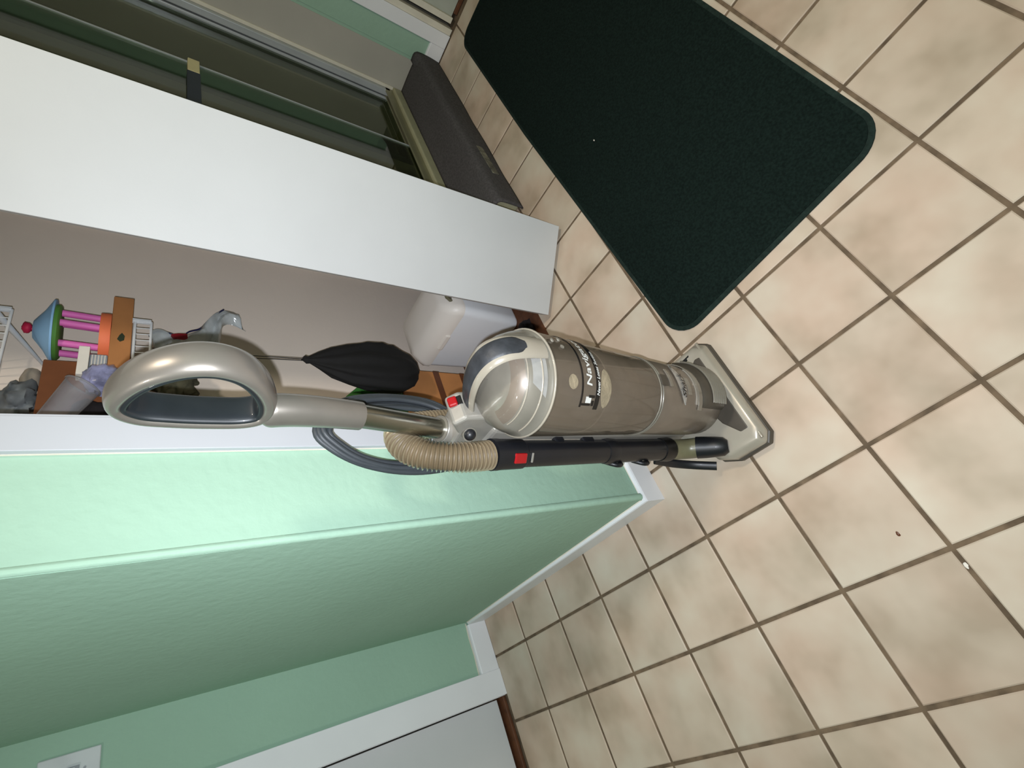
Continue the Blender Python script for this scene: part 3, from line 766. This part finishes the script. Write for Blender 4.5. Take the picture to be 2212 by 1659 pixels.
# lower elbow and nozzle
MB().tube(bez([(WX, WY, 0.150), (WX + 0.003, WY + 0.004, 0.125), (WX + 0.012, WY + 0.020, 0.100), (WX + 0.020, WY + 0.038, 0.088)], 5), 0.0235, 20).build('hose_elbow', 'olive translucent', vac, smooth=50)
nz = [(WX + 0.019, WY + 0.036, 0.089), (WX + 0.028, WY + 0.052, 0.080), (WX + 0.038, WY + 0.070, 0.072), (WX + 0.046, WY + 0.084, 0.066), (WX + 0.050, WY + 0.092, 0.062)]
MB().tube(nz, [0.0255, 0.0250, 0.0235, 0.0215, 0.014], 20).build('hose_cuff', 'black plastic', vac, smooth=45)
MB().tube(bez([(WX + 0.008, WY - 0.035, 0.16), (WX + 0.022, WY - 0.030, 0.105), (WX + 0.040, WY - 0.010, 0.065), (WX + 0.066, WY + 0.028, 0.038)], 6), [(0.010, 0.0045)] * 19, 10, up=(0.7, -0.7, 0)).build('release_pedal', 'black plastic', vac, smooth=50)

# --- ribbed hose: up from the wand, over behind the pole and down the far side
hp = bez([(WX, WY, 0.655), (WX + 0.001, WY - 0.003, 0.690), (WX - 0.004, WY - 0.012, 0.730), (WX - 0.020, WY - 0.028, 0.768), (WX - 0.048, WY - 0.045, 0.790), (WX - 0.080, WY - 0.056, 0.788), (WX - 0.096, WY - 0.060, 0.758), (WX - 0.101, WY - 0.056, 0.715), (WX - 0.100, WY - 0.048, 0.66), (WX - 0.098, WY - 0.042, 0.60)], 60)
# resample by length, ribs every 5.6 mm
acc = [0.0]
for a, b in zip(hp, hp[1:]): acc.append(acc[-1] + (b - a).length)
tot = acc[-1]; pitch = 0.0066; stp = pitch / 6; n = int(tot / stp); P2 = []; k = 0
for i in range(n + 1):
    s_ = i * stp
    while k < len(acc) - 2 and acc[k + 1] < s_: k += 1
    t = (s_ - acc[k]) / max(1e-9, acc[k + 1] - acc[k]); P2.append(hp[k].lerp(hp[k + 1], t))
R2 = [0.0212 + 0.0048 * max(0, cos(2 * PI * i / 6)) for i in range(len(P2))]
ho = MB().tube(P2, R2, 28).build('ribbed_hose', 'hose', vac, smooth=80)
ho.data.materials.append(MATS['hose valley shade'])
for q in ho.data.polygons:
    if (q.index // 28) % 6 in (1, 2, 3, 4): q.material_index = 1  # valley faces take the painted shade colour
MB().tube([hp[0] + Vector((0, 0, 0.004)), hp[0] - Vector((0, 0, 0.01))], 0.0280, 24).build('hose_ring', 'black plastic', vac, smooth=40)

# --- power cord wound behind the pole
cord_pts = [(0.775, -0.775, 0.925), (0.803, -0.782, 0.905), (0.828, -0.792, 0.862), (0.842, -0.800, 0.80), (0.843, -0.802, 0.73), (0.832, -0.800, 0.66), (0.800, -0.790, 0.615),
            (0.742, -0.792, 0.630), (0.694, -0.797, 0.68), (0.682, -0.797, 0.76), (0.696, -0.790, 0.845), (0.730, -0.780, 0.90)]
cm = MB()
for k in range(6):
    s_ = 1.0 - 0.055 * k; oy = -0.010 + 0.004 * (k % 3)
    c = Vector((0.780, 0, 0.775)); L_ = []
    for q in cord_pts:
        q = Vector(q); v = q - Vector((c.x, 0, c.z))
        jit = 0.004 * noise.noise(Vector((q.x * 9, q.z * 9, k * 3.3)))
        L_.append(Vector((c.x + v.x * s_ + jit, q.y + oy - 0.0015 * k, c.z + v.z * (1 - 0.028 * k) + jit)))
    co = MB().tube(bezloop(L_, 5), 0.0052, 8, loop=True).build('cord_loop', 'cord rubber', vac, smooth=60)
MB().box(0.780, 0.822, -0.815, -0.750, 0.612, 0.625).build('cord_hook', 'silver dull', vac, bevel=0.003)
MB().tube([(0.768, -0.775, 0.782), (0.764, -0.775, 0.742)], 0.008, 10).build('cord_plug', 'black plastic', vac, smooth=50)

# ------------------------------------------------------------------ closet contents
def wire_shelf(label, x0, x1, yf, yb, z, lip, step, braces, bracket_x):
    t = thing('wire_shelf', label, 'shelf', ((x0 + x1) / 2, (yf + yb) / 2, z), 'white wire shelves in the closet')
    m1 = MB()
    for yy in (yf, yb, (yf + yb) / 2): m1.tube([(x0, yy, z), (x1, yy, z)], 0.0030, 6)
    if lip: m1.tube([(x0, yf, z - lip), (x1, yf, z - lip)], 0.0030, 6)
    m1.build('rail', 'wire white', t, smooth=60)
    m2 = MB(); x = x0 + 0.004
    while x < x1:
        pts = [(x, yb, z + 0.002), (x, yf, z + 0.002)]
        if lip: pts.append((x, yf + 0.001, z - lip))
        m2.tube(pts, 0.0014, 5)
        x += step
    w_ = m2.build('shelf_wires', 'wire white', t, smooth=60); w_['kind'] = 'stuff'
    if braces:
        MB().tube([(bracket_x, yf + 0.01, z - 0.004), (bracket_x, yb, z - braces)], (0.008, 0.0035), 8, up=(1, 0, 0)).build('brace', 'wire white', t, smooth=60)
    MB().box(x0 - 0.004, x0 + 0.004, yf - 0.006, yf + 0.006, z - (lip or 0.006), z + 0.006).build('end_cap', 'wire white', t, bevel=0.001)
    return t
wire_shelf('lower white wire shelf, under the cardboard boxes', 0.115, 0.715, -1.275, -1.462, 1.156, 0.034, 0.0205, 0, 0)
wire_shelf('upper white wire shelf at the top of the closet', 0.118, 0.715, -1.280, -1.462, 1.420, 0.034, 0.0235, 0.085, 0.130)
SZ = 1.161
# long shallow cardboard tray
tr = thing('cardboard_tray', 'shallow tan cardboard box with a leaf mark, lying on the lower wire shelf', 'box', (0.26, -1.34, SZ))
MB().box(0.020, 0.345, -1.44, -1.290, SZ, SZ + 0.043).build('box_body', 'cardboard', tr, bevel=0.002)
MB().prism([(0.148, 1.181), (0.156, 1.186), (0.170, 1.190), (0.178, 1.184), (0.172, 1.176), (0.158, 1.175)], lambda p: (p[0], -1.2905, p[1]), lambda p: (p[0], -1.2893, p[1])).build('leaf_mark', 'leaf print', tr)
TZ = SZ + 0.0435
# toy carousel tower
ty = thing('toy_tower', 'toy tower with blue cone roof, pink pillars and orange base', 'toy', (0.13, -1.345, TZ))
tx, tyy = 0.118, -1.352
MB().lathe([(0.0, 0), (0.066, 0), (0.067, 0.006), (0.066, 0.022), (0.0, 0.022)], (tx, tyy, TZ), 28).build('base', 'toy orange', ty, smooth=40)
for k in range(6):
    a = 2 * PI * k / 6 + 0.35
    x, y = tx + 0.050 * cos(a), tyy + 0.050 * sin(a)
    MB().tube([(x, y, TZ + 0.022), (x - 0.006, y, TZ + 0.098)], 0.0085, 12).build('pillar', 'toy pink', ty, smooth=50)
MB().lathe([(0.0, 0), (0.065, 0), (0.070, 0.004), (0.070, 0.011), (0.0, 0.011)], (tx - 0.007, tyy, TZ + 0.098), 28).build('ring', 'toy green', ty, smooth=40)
MB().lathe([(0.0, 0.0), (0.080, 0.0), (0.080, 0.004), (0.050, 0.020), (0.022, 0.040), (0.0, 0.042)], (tx - 0.010, tyy, TZ + 0.109), 28).build('cone_roof', 'toy blue', ty, smooth=40)
MB().tube([(tx - 0.012, tyy, TZ + 0.146), (tx - 0.013, tyy, TZ + 0.156)], 0.005, 8).blob((tx - 0.014, tyy, TZ + 0.161), 0.013, 0.013, 0.010, 0.15, 3, 14, 8).build('finial', 'toy red', ty, smooth=60)
# dark brown box behind
bb = thing('brown_box', 'dark brown cardboard box behind the small white box, left of the toy tower', 'box', (0.40, -1.38, TZ))
MB().box(0.192, 0.480, -1.455, -1.362, TZ, TZ + 0.122).build('box_body', 'cardboard dark', bb, bevel=0.002)
MB().box(0.48, 0.481, -1.42, -1.39, TZ, TZ + 0.12).build('tape', 'parcel tape', bb)
BZ = TZ + 0.1225
tag(MB().tube([(0.194, -1.415, BZ + 0.0200), (0.216, -1.412, BZ + 0.0215), (0.240, -1.414, BZ + 0.0195)], [0.0165, 0.0205, 0.0185], 12).build('cloth_roll', 'grey cloth', smooth=60), 'pale rolled cloth lying on top of the dark brown box', 'cloth')
tag(MB().blob((0.290, -1.395, BZ + 0.034), 0.044, 0.040, 0.034, 0.25, 2.2, 26, 14, 5).build('grey_bag', 'grey bag', smooth=60), 'crumpled grey plastic bag on top of the dark brown box', 'bag')
# grey basket with a small white box on it
bk = thing('small_basket', 'small grey slotted basket on the tan cardboard tray', 'basket', (0.275, -1.302, TZ))
MB().box(0.222, 0.330, -1.312, -1.292, TZ, TZ + 0.034).build('basket_wall', 'basket grey', bk, bevel=0.003)
for k in range(5):
    MB().tube([(0.226, -1.2915, TZ + 0.005 + k * 0.006), (0.326, -1.2915, TZ + 0.005 + k * 0.006)], 0.0012, 5).build('slat', 'white box', bk)
tag(box('white_box', 'white box', 0.205, 0.290, -1.313, -1.286, TZ + 0.0345, TZ + 0.055, bevel=0.001), 'small white box lying on the grey slotted basket', 'box')
tag(MB().blob((0.320, -1.258 - 0.005, SZ + 0.046 + 0.0), 0.040, 0.026, 0.036, 0.18, 2.6, 26, 16, 2).build('wrapped_ball', 'purple wrap', smooth=60), 'shiny lavender wrapped bundle in front of the small basket', 'bundle')
tag(MB().box(0.352, 0.392, -1.284, -1.262, SZ + 0.003, SZ + 0.043).build('black_box', 'dark cloth', bevel=0.004), 'small black box on the lower wire shelf, below the lavender bundle', 'box')
ct = thing('clear_cup', 'clear plastic cup lying on its side on dark cloth', 'cup', (0.40, -1.27, SZ + 0.04))
rotc = Matrix.Rotation(rad(60), 3, 'Y') @ Matrix.Rotation(rad(12), 3, 'X')
mm = MB(); rg = []
for r_, z_ in ((0.0, -0.05), (0.026, -0.05), (0.034, 0.05), (0.0345, 0.052)):
    rg.append([Vector((0.405, -1.250, SZ + 0.105)) + rotc @ Vector((max(r_, 0.0005) * cos(2 * PI * j / 24), max(r_, 0.0005) * sin(2 * PI * j / 24), -z_)) for j in range(24)])
mm.rings(rg, caps=False).build('cup_wall', 'clear cup', ct, smooth=50)
MB().tube(rg[-1], 0.0022, 6, loop=True).build('rim', 'clear cup', ct, smooth=60)
tag(MB().blob((0.408, -1.322, SZ + 0.060), 0.060, 0.034, 0.056, 0.2, 2.0, 30, 14, 9).build('dark_cloth', 'dark cloth', smooth=60), 'heap of near-black cloth on the lower shelf beside the closet jamb', 'cloth')
tag(MB().blob((0.412, -1.405, BZ + 0.036), 0.052, 0.042, 0.035, 0.25, 2.0, 30, 16, 4).build('olive_cloth', 'olive cloth', smooth=60), 'bunched olive cloth on the dark brown box beside the jamb', 'cloth')
# olive garment hanging below the shelf, behind the handle
tag(MB().blob((0.225, -1.375, 1.062), 0.060, 0.030, 0.056, 0.3, 2.4, 30, 16, 11).build('hanging_garment', 'olive cloth', smooth=60), 'dark olive garment hanging under the lower wire shelf', 'garment')

# clear plastic package hanging from the shelf end
pk = thing('plastic_package', 'clear plastic packaging with dark blue edge and red clip hanging under the shelf', 'packaging', (0.05, -1.34, 1.00))
edge = bez([(0.128, -1.325, 1.118), (0.110, -1.328, 1.122), (0.094, -1.330, 1.104), (0.092, -1.334, 1.078), (0.098, -1.338, 1.050), (0.070, -1.344, 1.030), (0.052, -1.348, 1.005), (0.030, -1.350, 0.990), (-0.006, -1.352, 0.968), (-0.030, -1.354, 0.952), (-0.054, -1.356, 0.930), (-0.058, -1.358, 0.905)], 4)
mm = MB(); rows = []
for k in range(7):
    row = []
    for i, p in enumerate(edge):
        off = k / 6 * (0.075 + 0.03 * sin(i * 0.3))
        q = p + Vector((off * 0.95, 0.012 * sin(k * 1.3 + i * 0.25), -off * 0.30)); row.append(q)
    rows.append(row)
mm.rings(rows, closed_u=False, caps=False)
fo = mm.build('film', 'clear film', pk, smooth=70)
so = fo.modifiers.new('t', 'SOLIDIFY'); so.thickness = 0.0006
MB().tube(edge[2:30], 0.0022, 6).build('blue_edge', 'zip blue', pk, smooth=60)
MB().tube(edge[34:40], 0.0026, 6).build('blue_edge', 'zip blue', pk, smooth=60)
MB().prism([(0.098, 1.074), (0.092, 1.056), (0.090, 1.036), (0.104, 1.034), (0.114, 1.036), (0.120, 1.050), (0.112, 1.064)], lambda p: (p[0], -1.340, p[1]), lambda p: (p[0], -1.330, p[1])).build('red_clip', 'red clip', pk, bevel=0.001)

# black drawstring bag hanging on its cord
bg = thing('drawstring_bag', 'black drawstring bag hanging by a thin cord in the closet', 'bag', (0.15, -1.31, 0.40))
prof = [(0.006, 0.745), (0.012, 0.738), (0.010, 0.728), (0.024, 0.70), (0.042, 0.66), (0.060, 0.61), (0.072, 0.56), (0.078, 0.50), (0.074, 0.45), (0.058, 0.41), (0.030, 0.385), (0.002, 0.375)]
rg = []
for r_, z_ in prof:
    row = []
    for j in range(48):
        a = 2 * PI * j / 48
        f = 1 + 0.09 * sin(a * 9 + z_ * 12) * (1 if z_ > 0.5 else 0.4) + 0.22 * noise.noise(Vector((cos(a) * 2.0, sin(a) * 2.0, z_ * 14)))
        row.append((0.232 + (0.745 - z_) * 0.03 + r_ * 1.12 * f * cos(a), -1.235 + r_ * 0.68 * f * sin(a), z_ + 0.018 + 0.006 * noise.noise(Vector((a, z_ * 20, 3)))))
    rg.append(row)
MB().rings(rg, caps=True).build('pouch', 'black fabric', bg, smooth=60)
MB().tube([(0.230, -1.235, 0.758), (0.222, -1.252, 0.95), (0.206, -1.272, 1.118)], 0.0012, 5).build('cord', 'black print', bg, smooth=60)
MB().tube([(0.234, -1.238, 0.758), (0.229, -1.255, 0.95), (0.216, -1.272, 1.118)], 0.0012, 5).build('cord', 'black print', bg, smooth=60)

# white lidded bin
wbn = thing('waste_bin', 'white plastic bin with sloped lid on the closet floor', 'bin', (0.0, -1.21, 0.0))
def rrect(x0, x1, y0, y1, r, z, n=5):
    pts = []
    for (cx, cy, a0) in ((x1 - r, y1 - r, 0), (x0 + r, y1 - r, 90), (x0 + r, y0 + r, 180), (x1 - r, y0 + r, 270)):
        for k in range(n + 1):
            a = rad(a0 + 90 * k / n); pts.append((cx + r * cos(a), cy + r * sin(a), z))
    return pts
BX0, BX1, BY0, BY1 = -0.115, 0.098, -1.375, -1.062
MB().rings([rrect(BX0 + 0.006, BX1 - 0.005, BY0 + 0.01, BY1 - 0.022, 0.025, 0.003), rrect(BX0 + 0.003, BX1 - 0.003, BY0 + 0.006, BY1 - 0.012, 0.028, 0.02), rrect(BX0, BX1, BY0, BY1, 0.028, 0.252)]).build('bin_body', 'white bin', wbn, smooth=40)
MB().rings([rrect(BX0 - 0.004, BX1 + 0.004, BY0 - 0.004, BY1 + 0.004, 0.030, 0.250), rrect(BX0 - 0.004, BX1 + 0.004, BY0 - 0.004, BY1 + 0.004, 0.030, 0.270),
            rrect(BX0 + 0.004, BX1 - 0.006, BY0 + 0.004, BY1 - 0.010, 0.030, 0.292), rrect(BX0 + 0.018, BX1 - 0.030, BY0 + 0.015, BY1 - 0.028, 0.026, 0.316), rrect(BX0 + 0.045, BX1 - 0.060, BY0 + 0.04, BY1 - 0.05, 0.02, 0.324)]).build('bin_lid', 'bin lid', wbn, smooth=40)
MB().obox((0.103, -1.225, 0.258), (0.010, 0.075, 0.020), Matrix.Identity(3)).build('lid_catch', 'bin lid', wbn, bevel=0.004)
MB().obox((0.030, -1.070, 0.296), (0.05, 0.012, 0.050), Matrix.Rotation(-0.5, 3, 'X')).build('lid_opening_shade', 'olive translucent', wbn, bevel=0.004)  # olive block in place of the shade inside the flap opening
# cardboard box behind the vacuum
cbx = thing('cardboard_box', 'brown cardboard box with dark tape standing on the closet floor', 'box', (0.33, -1.38, 0.001))
MB().box(0.180, 0.500, -1.462, -1.300, 0.0012, 0.430).build('box_body', 'cardboard', cbx, bevel=0.003)
MB().box(0.1795, 0.5005, -1.462, -1.2990, 0.268, 0.292).build('tape', 'parcel tape', cbx)
MB().box(0.1795, 0.5005, -1.462, -1.2990, 0.160, 0.180).build('tape', 'parcel tape', cbx)
gb = thing('green_pack', 'green printed pack standing on the brown cardboard box', 'pack', (0.38, -1.37, 0.4305))
MB().rings([[(0.262, -1.42, 0.4305), (0.50, -1.42, 0.4305), (0.50, -1.305, 0.4305), (0.262, -1.305, 0.4305)], [(0.258, -1.42, 0.575), (0.50, -1.42, 0.575), (0.50, -1.305, 0.575), (0.258, -1.305, 0.575)], [(0.285, -1.40, 0.615), (0.49, -1.40, 0.615), (0.49, -1.33, 0.615), (0.285, -1.33, 0.615)]]).build('pack_body', 'green pack', gb, bevel=0.004)
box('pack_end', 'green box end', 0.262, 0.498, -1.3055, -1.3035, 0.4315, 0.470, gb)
tag(MB().tube([(0.205, -1.35, 0.445), (0.255, -1.35, 0.445)], [0.014, 0.014], 14).build('dark_roll', 'navy plastic', smooth=50), 'small dark blue roll beside the green pack on the box', 'roll')
tag(MB().blob((0.165, -1.055, 0.016), 0.045, 0.035, 0.014, 0.3, 2, 22, 10, 6).build('dark_rag', 'dark cloth', smooth=60), 'dark crumpled rag on the closet floor beside the white bin', 'rag')
